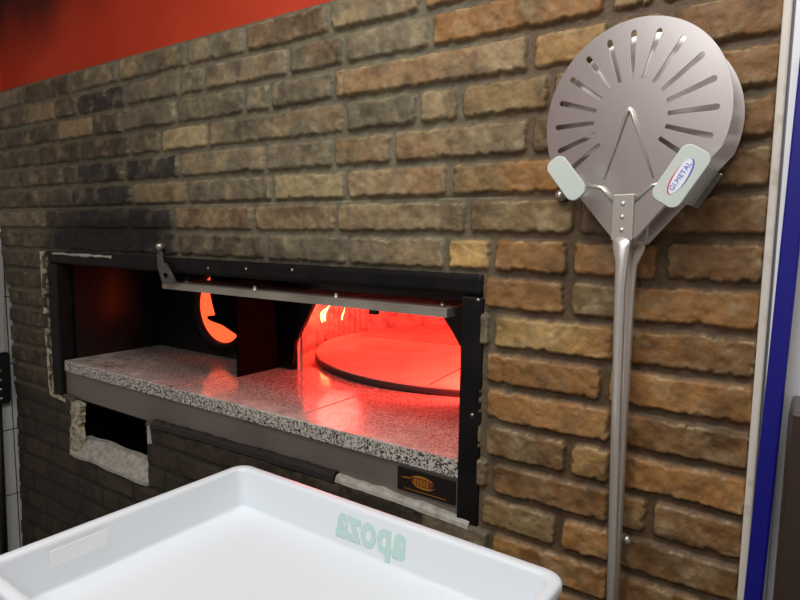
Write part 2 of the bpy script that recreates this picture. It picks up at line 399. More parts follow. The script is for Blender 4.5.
def build_brick_wall():
    # columns spaced by what one can resolve from the room, rows fine above, coarser near the floor
    pxs = np.linspace(-4, 786, 640)
    xs = np.unique(np.clip(np.array([wall_x(p, -.1) for p in pxs]), XL, XR)); xs[0] = XL; xs[-1] = XR
    zs = np.concatenate([np.arange(FLOOR, -1.0, .0062), np.arange(-1.0, -.7, .0042), np.arange(-.7, Z_TOP, .0031), [Z_TOP]])
    # snap lines onto the two openings
    for v in (-2.458, -.583, -2.30, -1.83): xs[np.abs(xs - v).argmin()] = v
    for v in (-.086, -.638, -.856): zs[np.abs(zs - v).argmin()] = v
    X, Z = np.meshgrid(xs, zs)
    edge = .052 * np.clip((-.02 - Z) / .25, 0, 1) + .006 * (fbm(X * 0, Z, 9, 17, 3) - .5) - .02 * np.clip((-.7 - Z) / .6, 0, 1) * 1.2
    X = X + edge * np.clip((-2.6 - X) / .24, 0, 1)
    xw = X + .006 * (fbm(X, Z, 22, 3) - .5) + .003 * (vnoise(X, Z, 110, 9) - .5)
    zw = Z + .006 * (fbm(X, Z, 16, 5) - .5) + .0022 * (vnoise(X, Z, 95, 13) - .5)
    row = np.clip(np.floor((Z_TOP - zw) / PITCH).astype(int), 0, nrows - 1)
    half_z = np.minimum((Z_TOP - zw) - row * PITCH, (row + 1) * PITCH - (Z_TOP - zw))
    dxs = np.zeros_like(X); bid = np.zeros(X.shape, int); col = np.zeros(X.shape + (3,)); mixc = np.zeros(X.shape + (3,))
    off = np.zeros_like(X); tint = np.ones_like(X)
    for k in range(nrows):
        mk = row == k
        if not mk.any(): continue
        e = edges[k]; xx = xw[mk]
        i = np.clip(np.searchsorted(e, xx) - 1, 0, len(e) - 2)
        dxs[mk] = np.minimum(xx - e[i], e[i + 1] - xx)
        bid[mk] = k * 64 + i
        cs = np.array([PALL[c[0]] for c in codes[k]]); c2 = np.array([PALL[c[-1]] for c in codes[k]])
        rr = np.random.default_rng(100 + k)
        jit = .82 + .36 * rr.random(len(codes[k])); of = rr.random(len(codes[k]))
        warm = np.where((e[:-1] + e[1:]) / 2 > -.62, 1., 0.)[:, None]
        cs = cs * (1 + warm * np.array([.26, .0, -.34])); c2 = c2 * (1 + warm * np.array([.26, .0, -.34]))
        col[mk] = cs[i] * jit[i][:, None]; mixc[mk] = c2[i] * jit[i][:, None]; off[mk] = of[i]
    hg = .0058
    rad = .012
    qx = np.maximum(rad - (dxs - hg), 0); qz = np.maximum(rad - (half_z - hg), 0)
    d = np.where((qx > 0) & (qz > 0), rad - np.hypot(qx, qz), np.minimum(dxs, half_z) - hg)
    chip = fbm(X, Z, 70, 21, 3)
    d = d - .007 * np.clip(chip - .5, 0, 1) * 2.2
    s = np.clip((d + .0015) / .0085, 0, 1); s = s * s * (3 - 2 * s)
    rough = .6 * fbm(X, Z, 15, 31, 3) + .4 * fbm(X, Z, 60, 33, 3)
    pit = np.clip(fbm(X, Z, 85, 41, 3) - .62, 0, 1)
    lower_zone = np.clip((-.62 - Z) / .08, 0, 1) * np.clip((-.75 - X) / .1, 0, 1)      # lower bricks are flatter and browner
    H = (.0092 + .004 * off) * (1 - .62 * lower_zone) * s + s * (.011 * (rough - .5) - .008 * pit) * (1 - .6 * lower_zone) + (1 - s) * .003 * (chip - .5)
    Y = -H
    seam = np.exp(-((Z - .0768) / .0016) ** 2) * np.clip((-.5 - X) / .05, 0, 1)
    Y = Y * (1 - .9 * seam) + .004 * seam
    # tones: two clay colours inside a brick, pale scuffs, mortar, soot above the oven, plain darkening below and left of it
    big = fbm(X + off * 3, Z, 9, 51, 3); w = np.clip((big - .42) / .16, 0, 1)[..., None]
    tone = col * (1 - w) + mixc * w
    scuff = np.clip((fbm(X, Z, 26, 61, 4) - .54) / .2, 0, 1)[..., None]
    tone = tone * (1 - .38 * scuff) + np.array(lin((172, 154, 116))) * .38 * scuff
    dk = np.clip((fbm(X, Z, 18, 71, 4) - .52) / .2, 0, 1)[..., None]
    tone = tone * (1 - .4 * dk)
    tone = tone * (1 - .55 * lower_zone[..., None]) + np.array(lin((92, 74, 62))) * .55 * lower_zone[..., None]
    # pale arrises: wear plus edge highlights put into the colour
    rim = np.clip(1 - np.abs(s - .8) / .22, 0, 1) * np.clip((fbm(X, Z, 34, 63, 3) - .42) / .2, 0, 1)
    rim = (rim * .72 * (1 - .8 * lower_zone))[..., None]
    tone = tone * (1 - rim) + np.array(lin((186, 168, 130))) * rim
    warmw = np.clip((X + .75) / .3, 0, 1)[..., None]
    mcol = (MORTAR * (1 - warmw) + np.array(lin((96, 76, 54))) * warmw) * (.6 + .5 * fbm(X, Z, 30, 81, 3))[..., None]
    mcol = mcol * (1 - .55 * lower_zone[..., None])
    line = np.exp(-((Z - .0742) / .0012) ** 2) * np.clip((-.5 - X) / .05, 0, 1)
    tone = tone * s[..., None] + mcol * (1 - s[..., None])
    n = fbm(X, Z, 6, 91, 4)
    soot_dark = 1.15 * np.exp(-(((X + 2.05) / .42) ** 4 + ((Z + .02) / .13) ** 2))
    soot_dark = np.maximum(soot_dark, 1.0 * np.exp(-(((X + 1.86) / .2) ** 2 + ((Z + .07) / .1) ** 2)))
    soot_dark = np.maximum(soot_dark, .38 * np.exp(-(((X + 2.0) / .42) ** 2 + ((Z - .2) / .2) ** 2)))
    soot_dark = np.maximum(soot_dark, .6 * np.exp(-((X + 1.2) / .6) ** 2 - ((Z + .1) / .035) ** 2))
    low = .62 * np.clip((-.6 - Z) / .06, 0, 1) * np.clip((-.62 - X) / .12, 0, 1)  # darker zone across the wall below the oven
    side = .45 * np.clip((-2.35 - X) / .1, 0, 1) * np.clip((.1 - Z) / .3, 0, 1)  # darker zone along the wall's left edge
    soot_dark = np.clip(np.maximum(np.maximum(soot_dark, low), side) * (.75 + .5 * n), 0, .95)[..., None]
    tone = tone * (1 - .6 * line[..., None]) + np.array(lin((170, 158, 128))) * .6 * line[..., None]
    tone = tone * (1 - soot_dark) + np.array(lin((15, 13, 13))) * soot_dark
    ny, nx = X.shape
    co = np.stack([X, Y, Z], -1)
    idx = np.arange(nx * ny).reshape(ny, nx)
    q = np.stack([idx[:-1, :-1], idx[:-1, 1:], idx[1:, 1:], idx[1:, :-1]], -1).reshape(-1, 4)
    cxm = ((X[:-1, :-1] + X[1:, 1:]) / 2).ravel(); czm = ((Z[:-1, :-1] + Z[1:, 1:]) / 2).ravel()
    hole = ((cxm > -2.458) & (cxm < -.583) & (czm > -.638) & (czm < -.086)) | ((cxm > -2.30) & (cxm < -1.83) & (czm > -.856) & (czm < -.60))
    q = q[~hole]
    # returns: top ledge, both ends
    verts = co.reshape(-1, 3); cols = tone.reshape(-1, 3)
    def ret(line):
        nonlocal verts, cols, q
        base = len(verts); b = verts[line].copy(); b[:, 1] = .03
        verts = np.vstack([verts, b]); cols = np.vstack([cols, cols[line] * .5 + MORTAR * .6])
        j = np.arange(len(line) - 1)
        q = np.vstack([q, np.stack([line[:-1], line[1:], base + j + 1, base + j], -1)])
    ret(idx[-1]); ret(idx[:, -1][::-1]); ret(idx[:, 0])
    me = bpy.data.meshes.new('wall_back')
    me.vertices.add(len(verts)); me.vertices.foreach_set('co', verts.ravel().astype(np.float32))
    me.loops.add(q.size); me.loops.foreach_set('vertex_index', q.ravel().astype(np.int32))
    me.polygons.add(len(q)); me.polygons.foreach_set('loop_start', (np.arange(len(q)) * 4).astype(np.int32))
    me.polygons.foreach_set('use_smooth', np.ones(len(q), bool))
    me.update(calc_edges=True)
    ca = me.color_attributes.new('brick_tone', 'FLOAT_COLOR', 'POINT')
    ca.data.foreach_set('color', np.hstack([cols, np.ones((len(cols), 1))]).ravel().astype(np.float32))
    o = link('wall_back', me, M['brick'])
    tag(o, 'brown and grey antique brick wall around the oven opening', kind='structure')
build_brick_wall()

def struct(o, label=None): return tag(o, label, kind='structure')

struct(box('wall_upper', XL - .02, 1.4, .03, 1.95, Z_TOP, 1.45, M['red']), 'red painted wall above the brick')
# masonry behind the brick skin, beside the oven and below it
struct(box('wall_core', XL - .02, -2.42, .03, .14, FLOOR, Z_TOP, M['soot_dark']))
struct(box('floor', XL, 1.4, -2.6, .1, FLOOR - .05, FLOOR, M['floor']), 'grey tiled floor')
struct(box('wall_left', XL - .12, XL - .002, -2.6, .03, FLOOR, Z_TOP, M['tile']), 'white tiled wall left of the brick')
struct(box('wall_left_upper', XL - .12, XL - .002, -2.6, .03, Z_TOP, 1.45, M['red']), 'red painted wall above the white tiles')

struct(box('wall_front', XL, 1.6, -2.72, -2.6, FLOOR, 1.45, M['cream_wall']), 'pale wall opposite the oven')
struct(box('wall_far_right', 1.5, 1.6, -2.6, .1, FLOOR, 1.45, M['cream_wall']), 'pale wall at the far right')
struct(box('ceiling', XL - .1, 1.6, -2.72, .14, 1.45, 1.5, M['cream_wall']), 'white ceiling')
# ------------------------------------------------------------------ plaster edges, cement and sealant round the opening
def ragged_strip(name, path, w, y0, m, n, seed, parent=None, jag=.006, thick=.012):
    """a rough ribbon of plaster following path in the wall plane"""
    rg = random.Random(seed)
    P = [Vector((p[0], 0, p[1])) for p in path]
    L = [0]
    for a, b in zip(P, P[1:]): L.append(L[-1] + (b - a).length)
    bm = bmesh.new(); rows = []; ja = jb = 0; tk = .7
    for i in range(n + 1):
        s = L[-1] * i / n
        k = max(j for j in range(len(P) - 1) if L[j] <= s + 1e-9)
        t = (s - L[k]) / max(L[k + 1] - L[k], 1e-6); p = P[k].lerp(P[k + 1], min(t, 1)); d = (P[k + 1] - P[k]).normalized()
        nn = Vector((-d.z, 0, d.x))
        ja = ja * .75 + rg.uniform(-jag, jag) * .45; jb = jb * .75 + rg.uniform(-jag, jag) * .45; tk = tk * .8 + .2 * rg.uniform(.3, 1)
        a = w / 2 + ja; b = w / 2 + jb
        r = []
        for u, yy in ((-a, .02), (-a, y0), (-a * .4, y0 - thick * tk), (b * .4, y0 - thick * tk * .8), (b, y0), (b, .02)):
            q = p + nn * u; r.append(bm.verts.new((q.x, yy, q.z)))
        rows.append(r)
    for a, b in zip(rows, rows[1:]):
        for k in range(len(a)): bm.faces.new((a[k], a[(k + 1) % len(a)], b[(k + 1) % len(a)], b[k]))
    bm.faces.new(rows[0]); bm.faces.new(rows[-1][::-1])
    bmesh.ops.recalc_face_normals(bm, faces=bm.faces)
    return from_bm(name, bm, m, parent)

struct(ragged_strip('trim_1', [(-2.492, -.088), (-2.487, -.30), (-2.472, -.655)], .026, -.004, M['plaster'], 130, 1), 'ragged cream plaster edge left of the oven frame')
struct(ragged_strip('trim_2', [(-2.30, -.655), (-2.31, -.76), (-2.325, -.86)], .062, -.002, M['plaster'], 22, 2, jag=.016), 'broken plaster edge left of the ash opening')
struct(ragged_strip('trim_3', [(-2.46, -.655), (-2.36, -.66)], .02, -.004, M['plaster'], 10, 3), 'plaster lip under the left jamb')
struct(ragged_strip('trim_4', [(-1.812, -.652), (-1.812, -.715)], .014, -.004, M['cement'], 8, 4, jag=.003), 'white plaster chip right of the ash opening')
struct(ragged_strip('trim_5', [(-1.79, -.645), (-1.42, -.637), (-.99, -.632)], .03, -.006, M['putty'], 60, 5, jag=.004), 'black sealant strip under the steel fascia')
struct(ragged_strip('trim_6', [(-.985, -.632), (-.80, -.635), (-.60, -.645)], .022, -.006, M['cement'], 40, 6, jag=.004), 'grey cement strip under the oven plate')
struct(ragged_strip('trim_7', [(-2.40, -.094), (-2.0, -.094)], .010, -.008, M['cement'], 40, 7, jag=.004, thick=.004), 'pale mortar line above the oven frame')

# ash opening: sill and dark recess
bm = bmesh.new()
add_box(bm, -2.36, -1.80, .02, .5, -.90, -.862)
add_box(bm, -2.36, -2.31, .02, .5, -.86, -.66); add_box(bm, -1.82, -1.78, .02, .5, -.86, -.66)
add_box(bm, -2.36, -1.78, .5, .53, -.90, -.66); add_box(bm, -2.36, -1.78, .02, .5, -.66, -.64)
struct(from_bm('wall_recess', bm, M['soot_dark']), 'dark ash recess under the oven')
bm = bmesh.new()
P = [(-.015, -.866), (-.014, -.855), (-.004, -.848), (.034, -.803), (.06, -.803), (.06, -.866)]
ring = [[bm.verts.new((x, y + .003 * math.sin(x * 23), z + .003 * math.sin(x * 31))) for y, z in P] for x in np.linspace(-2.335, -1.826, 24)]
for a, b in zip(ring, ring[1:]):
    for k in range(6): bm.faces.new((a[k], a[(k + 1) % 6], b[(k + 1) % 6], b[k]))
bm.faces.new(ring[0]); bm.faces.new(ring[-1][::-1]); bmesh.ops.recalc_face_normals(bm, faces=bm.faces)
struct(from_bm('trim_8', bm, M['cement']), 'sloping grey cement sill of the ash opening')

# ------------------------------------------------------------------ the oven
oven = tag(empty('pizza_oven', (-1.5, 0, -.66)), 'wide built-in pizza oven glowing red inside the brick wall', 'oven')
oven_parts = []
def op(o):
    o.parent = oven; o.matrix_parent_inverse = Matrix.Translation((1.5, 0, .66)); return o

bm = bmesh.new()
add_box(bm, -2.455, -.580, -.006, .05, -.133, -.082, .014, 4)
top = op(from_bm('frame_rail', bm, M['black_steel']))
op(box('frame_jamb', -2.455, -2.385, -.006, .05, -.655, -.133, M['black_steel'], None, .005))
op(box('frame_jamb', -.634, -.580, -.006, .05, -.642, -.133, M['black_steel'], None, .005))
# liner: left, right side, ceiling
op(box('side_liner', -2.392, -2.372, .05, .44, -.545, -.10, M['liner']))
op(box('side_liner', -.605, -.585, .05, .44, -.545, -.10, M['liner']))
op(box('ceiling_liner', -2.392, -.585, .05, .44, -.115, -.095, M['liner']))
# granite slabs
slabs = [(-2.372, -1.6815), (-1.679, -1.1565), (-1.154, -.605)]
bm_s = []
for i, (a, b) in enumerate(slabs):
    bm = bmesh.new(); add_box(bm, a, b, 0.0, .50 if i else .42, -.547, -.504, .003, 2)
    o = op(from_bm('granite_slab', bm, M['granite']))
# fascia
op(box('fascia', -2.38, -.63, .008, .018, -.645, -.549, M['fascia'], None, .002))
op(box('undershelf', -2.37, -.60, .02, .44, -.60, -.549, M['soot_dark']))
bd = op(box('badge', -.802, -.642, .003, .007, -.613, -.556, M['badge'], None, .0015))
bd['label'] = 'black maker plate with gold oval emblem'
# emblem: gold eye-shaped swooshes, strokes and a fine line
def lens(cx, cz, a, b, w, n=24, up=True):
    o1, o2 = [], []
    for i in range(n + 1):
        t = PI * i / n; s = 1 if up else -1
        o1.append((cx + a * math.cos(t), cz + s * b * math.sin(t))); o2.append((cx + a * 1.0 * math.cos(t), cz + s * (b - w * math.sin(t)) * math.sin(t)))
    return o1 + o2[::-1][1:-1]
em = [plate_mesh(lens(-.732, -.5815, .034, .0155, .005), [], .0007),
      plate_mesh(lens(-.726, -.5825, .032, .0145, .005, up=False), [], .0007),
      plate_mesh([(-.78, -.604), (-.665, -.6045), (-.665, -.6055), (-.78, -.605)], [], .0007),
      plate_mesh([(-.79, -.578), (-.765, -.5765), (-.765, -.5785), (-.785, -.580)], [], .0007)]
for i in range(5):
    x = -.750 + i * .0085; h = .0065 if i % 2 else .0075
    em.append(plate_mesh([(x - .0022, -.582 - h), (x + .0022, -.582 - h), (x + .0022, -.582 + h), (x - .0022, -.582 + h)], [], .0007))
bm = bmesh.new()
for e in em: bm.from_mesh(e); bpy.data.meshes.remove(e)
bmesh.ops.translate(bm, verts=bm.verts, vec=(0, .0026, 0))
o = from_bm('emblem', bm, M['gold'], bd)
me = plate_mesh([(-.731 + .030 * math.cos(t), -.582 + .0125 * math.sin(t)) for t in np.linspace(0, 2 * PI, 41)[:-1]], [], .0004); me.transform(Matrix.Translation((0, .0028, 0)))
link('emblem_ground', me, M['ember_print'], bd)
# front panel with the arched mouth and the burner port
mouth = [(-1.56, -.52), (-1.558, -.43), (-1.552, -.40), (-1.537, -.375), (-1.52, -.35), (-1.492, -.305), (-1.463, -.257), (-1.44, -.228), (-1.41, -.212),
         (-.97, -.212), (-.945, -.228), (-.925, -.257), (-.895, -.295), (-.865, -.34), (-.84, -.385), (-.828, -.42), (-.822, -.52)]
PC, PZ = -1.96, -.307
panel = op(plate('front_panel', [(-2.372, -.508), (-1.565, -.508)] + mouth[1:-1] + [(-.817, -.508), (-.605, -.508), (-.605, -.115), (-2.372, -.115)],
      [arc(PC, PZ, .145, 0, 351, 39)], .42, .436, M['liner']))
# burner port: collar with a ribbed rim, red-hot tube and glowing glass
rg = op(lathe('burner_ring', [(.142, -.05), (.142, .004), (.150, .016), (.172, .016), (.190, .006), (.190, 0), (.190, -.012)], M['black_steel'], None, 56, (PC, .42, PZ), caps=False))
bm = bmesh.new()
for k in range(64):
    a = 2 * PI * k / 64
    r = bmesh.ops.create_cube(bm, size=1)
    for v in r['verts']:
        q = Matrix.Rotation(-a, 4, 'Y') @ Vector((.168 + v.co.x * .02, v.co.y * .006, v.co.z * .005)); v.co = q + Vector((PC, .404, PZ))
o = from_bm('rim_knurl', bm, M['black_steel'], rg)
gl = lathe('glowing_glass', [(.141, 0), (.141, .002), (0.001, .003)], M['glow'], rg, 56, (PC, .428, PZ)); gl['label'] = 'orange glowing fire window'
# damper plate with a pointed finger across the port
def wp(px, py, y):
    v = RM @ np.array([(px - 400) / F_PX, (py - 300) / F_PX, 1.0]); t = (y - CAM[1]) / v[1]; p = CAM + t * v; return (p[0], p[2])
dm = [wp(*p, .39) for p in ((211, 270), (211, 294), (213, 304), (216, 315), (208.5, 316), (208, 318.5), (212, 321), (223, 325), (235, 333), (244, 340), (262, 352), (262, 270))]
op(plate('damper_plate', dm, [], .386, .394, M['soot_dark']))
op(box('damper_spindle', -1.76, -1.735, .394, .42, -.30, -.275, M['soot_dark']))
# cheek plate standing between port and mouth
op(box('cheek_plate', -1.640, -1.632, .225, .42, -.504, -.165, M['soot_dark'], None, .001))
# firing chamber: fluted wall, turning stone, dome
CX, CY, CR = -1.154, 1.08, .765
def chamber():
    bm = bmesh.new(); NR = 124; sub = 8; ring0, ring1, ring2 = [], [], []
    for i in range(NR * sub):
        a = 2 * PI * i / (NR * sub)
        x0, y0 = CX + CR * math.cos(a), CY + CR * math.sin(a)
        fl = 1 if (x0 < CX and y0 < 1.306) else 0
        r = CR - fl * .020 * abs(math.sin(PI * i / sub))
        x, y = CX + r * math.cos(a), CY + r * math.sin(a)
        ring0.append(bm.verts.new((x, y, -.53))); ring1.append(bm.verts.new((x, y, -.22)))
        ring2.append(bm.verts.new((CX + (x - CX) * .8, CY + (y - CY) * .8, -.105)))
    top = bm.verts.new((CX, CY, -.06)); n = len(ring0)
    for i in range(n):
        j = (i + 1) % n
        ym = (ring0[i].co.y + ring0[j].co.y) / 2; xm = ring0[i].co.x
        front = ym < .437
        if not front: bm.faces.new((ring0[i], ring0[j], ring1[j], ring1[i]))
        if ring1[i].co.y > .437: bm.faces.new((ring1[i], ring1[j], ring2[j], ring2[i]))
        bm.faces.new((ring2[i], ring2[j], top))
    bmesh.ops.recalc_face_normals(bm, faces=bm.faces)
    return from_bm('chamber_wall', bm, M['rib'])
op(chamber())
lo = lathe('turning_stone', [(.001, -.03), (.655, -.03), (.665, -.026), (.667, -.004), (.663, 0), (.001, 0)], M['refractory'], None, 128, (CX, CY, -.478), 'z')
for p in lo.data.polygons: p.use_smooth = False
op(lo)
lathe('rim_band', [(.665, -.029), (.6685, -.028), (.6690, -.006), (.666, -.003)], M['rim'], lo, 128, (CX, CY, -.478), 'z', caps=False)  # separate dark brown band round the stone's edge
bm = bmesh.new()   # seams between the tiles of the turning stone
for (x, y, l, a) in ((CX - .05, CY + .05, 1.1, 8), (CX + .12, CY - .35, .55, 98), (CX - .12, CY + .32, .5, 98), (CX + .25, CY - .1, .3, 98)):
    r = bmesh.ops.create_cube(bm, size=1)
    for v in r['verts']:
        v.co = Matrix.Rotation(math.radians(a), 4, 'Z') @ Vector((v.co.x * l, v.co.y * .004, v.co.z * .0012)) + Vector((x, y, -.4778))
sm = from_bm('tile_seam', bm, M['soot_dark'], lo); sm.matrix_parent_inverse = Matrix()
op(box('chamber_floor', -1.95, -.36, .505, 1.87, -.56, -.53, M['refractory']))
# flames
def flame(x, y, z, h, w, lean, seed):
    rgn = random.Random(seed); pts, rad = [], []
    for i in range(9):
        t = i / 8
        pts.append((x + lean * t * t + w * .35 * math.sin(t * 7 + seed), y + w * .3 * math.sin(t * 5 + seed * 2), z + h * t)); rad.append(max(.001, w * (math.sin(PI * min(1, t * .85 + .15)) ** .8) * (1 - t * .6) * .6))
    return op(tube('flame', pts, rad, M['flame'], None, 10))
for i, (px, py, fy, h, w, ln) in enumerate(((321, 322, .86, .08, .013, .05), (325, 321, .88, .09, .010, .03), (342, 320, 1.0, .06, .008, .02))):
    x, z = wp(px, py, fy); flame(x, fy, z, h, w, ln, i + 1)

# raised flap with its bolts, catch and hinge arm
fl = op(empty('flap'))
fl.name = 'flap'
bm = bmesh.new()
add_box(bm, -1.722, -.672, 0.0, .15, -.1685, -.165, .001); add_box(bm, -1.722, -.672, 0.0, .004, -.185, -.1685); add_box(bm, -.676, -.672, .004, .15, -.185, -.1685)
bpy.data.objects.remove(fl)
fl = op(from_bm('flap', bm, M['flap']))
def sub(o):
    o.parent = fl; return o
for px, py in ((187, 281), (244, 290), (327.5, 297.5), (443, 304)):
    v = RM @ np.array([(px - 400) / F_PX, (py - 300) / F_PX, 1.0]); t = -.162 / v[2]; p = CAM + t * v
    lathe('bolt', [(.008, -.004), (.008, .003), (.0055, .004), (.005, .010), (.001, .011)], M['bolt'], fl, 12, (p[0], min(max(p[1], .015), .12), -.164), 'z')
box('catch', -.893, -.871, .004, .018, -.196, -.1685, M['black_steel'], fl, .001)
hb = [wp(*p, -.02) for p in ((159, 247), (158.2, 256), (158.5, 266), (163.5, 284), (176, 282), (171, 272), (166, 263.5), (163.5, 263), (162.3, 257), (162, 248))]
hole = [wp(166.2 + 2.6 * math.cos(a), 275.5 + 3 * math.sin(a), -.02) for a in np.linspace(0, 2 * PI, 17)[:-1]]
arm = op(plate('hinge_arm', hb, [hole], -.024, -.016, M['arm_steel'], None, .001))
kx, kz = wp(161.5, 246.5, -.02)
lathe('pivot_bolt', [(.009, -.012), (.009, 0), (.012, .004), (.012, .012), (.008, .018), (.001, .019)], M['bolt'], arm, 16, (kx + .004, -.02, kz))
for px, py in ((208, 268), (246, 269), (292, 270), (472, 415), (478, 300)):
    x, z = wp(px, py, -.006)
    lathe('rail_screw', [(.004, -.002), (.004, .001), (.001, .002)], M['bolt'], None, 10, (x, -.006, z)).parent = oven
for o in oven.children:
    if o.name.startswith('rail_screw'): o.matrix_parent_inverse = Matrix.Translation((1.5, 0, .66))

# ------------------------------------------------------------------ pizza peels on the wall
def slot(a, r0=.064, r1=.142, w0=.0034, w1=.0048):
    ca, sa = math.cos(math.radians(a)), math.sin(math.radians(a))
    pts = [(r0, -w0), (r1 - w1, -w1)] + [(r1 - w1 + w1 * math.sin(t), -w1 * math.cos(t)) for t in np.linspace(0.3, PI - .3, 6)] + [(r1 - w1, w1), (r0, w0)]
    return [(x * ca - y * sa, x * sa + y * ca) for x, y in pts]

def make_peel(loc, yaw, r, slots, hx, label, hoff):
    root = tag(empty('pizza_peel', loc, yaw), label, 'pizza peel', 'round aluminium peels hung on the brick wall')
    k = r / .16
    head = arc(0, 0, r, -22, 202, 96) + [(-.016, -.205), (.019, -.205)]
    h = plate('head', head, [slot(a) for a in slots], -.001, .001, M['peel'], root)
    # pressed V rib
    tube('pressed_rib', [(-.040 * k, -.0018, -.098 * k), (-.004, -.003, .010), (0, -.0034, .0145), (.004, -.003, .010), (.046 * k, -.0018, -.10 * k)], [.0018, .0034, .004, .0034, .0018], M['tube'], h, 8)
    # socket plate with turned-up edges, riveted strip, tube
    y = [(-.092, -.124), (-.07, -.107), (-.043, -.113), (-.018, -.138), (-.018, -.202), (.019, -.202), (.019, -.138), (.046, -.113), (.062, -.111), (.090, -.124), (.026, -.196), (.019, -.203), (-.016, -.203), (-.024, -.194)]
    y = [(-.092, -.120), (-.07, -.107), (-.043, -.113), (-.018, -.138), (.019, -.138), (.046, -.113), (.062, -.111), (.090, -.122), (.022, -.2), (-.019, -.2)]
    plate('socket_plate', y, [], -.0045, -.001, M['peel'], root)
    for e in ([(-.072, -.0046, -.107), (-.043, -.0046, -.113), (-.018, -.0046, -.138)], [(.064, -.0046, -.111), (.046, -.0046, -.113), (.019, -.0046, -.138)]):
        tube('turned_edge', e, .0032, M['tube'], root, 8)
    st = box('rivet_strip', -.018, .019, -.010, -.0045, -.204, -.126, M['tube'], root, .0015)
    for z in (-.142, -.164, -.186):
        lathe('rivet', [(.0045, -.001), (.004, .001), (.001, .0025)], M['tube'], st, 12, (.0005, -.010, z))
    pts = [(.0005, -.0065, -.196), (.0005, -.008, -.215), (.001 + hoff, -.010, -.24), (.001 + hoff, -.0115, -.29), (hoff + hx * .5, -.0115, -.75), (hoff + hx, -.0115, -1.30)]
    tube('handle', pts, None, M['tube'], root, 20, flat=[(.0175, .003), (.0150, .0065), (.0110, .0082), (.0090, .0086), (.0080, .0084), (.0080, .0084)])
    return root
make_peel((-.272, -.024, .19), 0, .154, [], .006, 'plain round aluminium pizza peel hanging behind the perforated peel', -.006)
make_peel((-.282, -.075, .196), -.20, .16, [90 + 18 * k for k in range(-7, 8)], .026, 'perforated round aluminium pizza peel with slotted head hanging in front', .003)

# hooks that carry the peels
def make_hook(cx, cz, ang, L, W, yf, side, label):
    root = tag(empty('wall_hook', (cx, 0, cz)), label, 'hook', 'grey hooks holding the peels')
    A = math.radians(ang)
    def rot(me):
        me.transform(Matrix.Rotation(-(A - PI / 2), 4, 'Y')); return me
    me = plate_mesh(rrect(W, L, .013, 6), [], .0045, .0015); me.transform(Matrix.Translation((0, yf, 0)))
    pad = link('pad', rot(me), M['hook'], root)
    # web from the pad back to the wall along the outer side, and a wall plate
    bm = bmesh.new(); s = side
    x0, x1 = sorted((s * (W / 2 - .001), s * (W / 2 - .007)))
    add_box(bm, x0, x1, yf + .003, -.016, -L / 2 + .012, L / 2 - .014, .002)
    me = bpy.data.meshes.new('web'); bm.to_mesh(me); bm.free(); link('web', rot(me), M['hook'], root)
    bm = bmesh.new(); x0, x1 = sorted((s * (W / 2 - .007), s * (W / 2 + .008)))
    add_box(bm, x0, x1, -.018, .004, -L / 2 + .012, L / 2 - .014, .002)
    me = bpy.data.meshes.new('wall_plate'); bm.to_mesh(me); bm.free(); wpl = link('wall_plate', rot(me), M['steel'], root)
    me2 = None
    return root, pad, A, yf
hl, padl, Al, _ = make_hook(-.371, .097, 128, .080, .034, -.118, 1 if False else -1, 'grey plastic hook without sticker left of the peels')
hr, padr, Ar, yr = make_hook(-.186, .091, 58, .092, .045, -.134, 1, 'grey plastic hook with blue oval sticker right of the peels')
lathe('screw', [(.011, -.004), (.011, .002), (.0075, .003), (.0075, .010), (.001, .012)], M['bolt'], hl, 14, (-.045, -.02, -.022))
# sticker: white oval, red and blue crescents, small blue lettering running up the pad
def on_pad(me, y):
    me.transform(Matrix.Translation((0, y, 0))); me.transform(Matrix.Rotation(-(Ar - PI / 2), 4, 'Y')); return me
oval = [(.0105 * math.cos(t), .030 * math.sin(t)) for t in np.linspace(0, 2 * PI, 49)[:-1]]
stk = link('sticker', on_pad(plate_mesh(oval, [], .0004), yr - .0047), M['sticker'], padr); stk['label'] = 'white oval sticker with blue lettering'
def crescent(a0, a1):
    o1 = [(.0105 * math.cos(t), .030 * math.sin(t)) for t in np.linspace(a0, a1, 20)]
    o2 = [((.0105 - .002 * math.sin(PI * i / 19)) * math.cos(t), (.030 - .004 * math.sin(PI * i / 19)) * math.sin(t)) for i, t in enumerate(np.linspace(a0, a1, 20))]
    return o1 + o2[::-1][1:-1]
link('oval_mark', on_pad(plate_mesh(crescent(-.5, 1.9), [], .0003), yr - .0053), M['blue_ink'], stk)
link('oval_mark', on_pad(plate_mesh(crescent(2.6, 5.0), [], .0003), yr - .0053), M['red_ink'], stk)
tm = text_mesh('GI.METAL', .0105, .0003, 0)
tm.transform(Matrix.Rotation(PI / 2, 4, 'X')); tm.transform(Matrix.Rotation(-PI / 2, 4, 'Y'))
link('lettering', on_pad(tm, yr - .0054), M['blue_ink'], stk)

# small white clip in the wall beside the handles
lathe('wall_clip', [(.006, -.03), (.006, 0), (.009, .004), (.009, .012), (.001, .015)], M['bolt'], None, 14, (-.262, -.012, -.565))
tag(bpy.data.objects['wall_clip'], 'small white clip beside the peel handles low on the brick', 'clip')

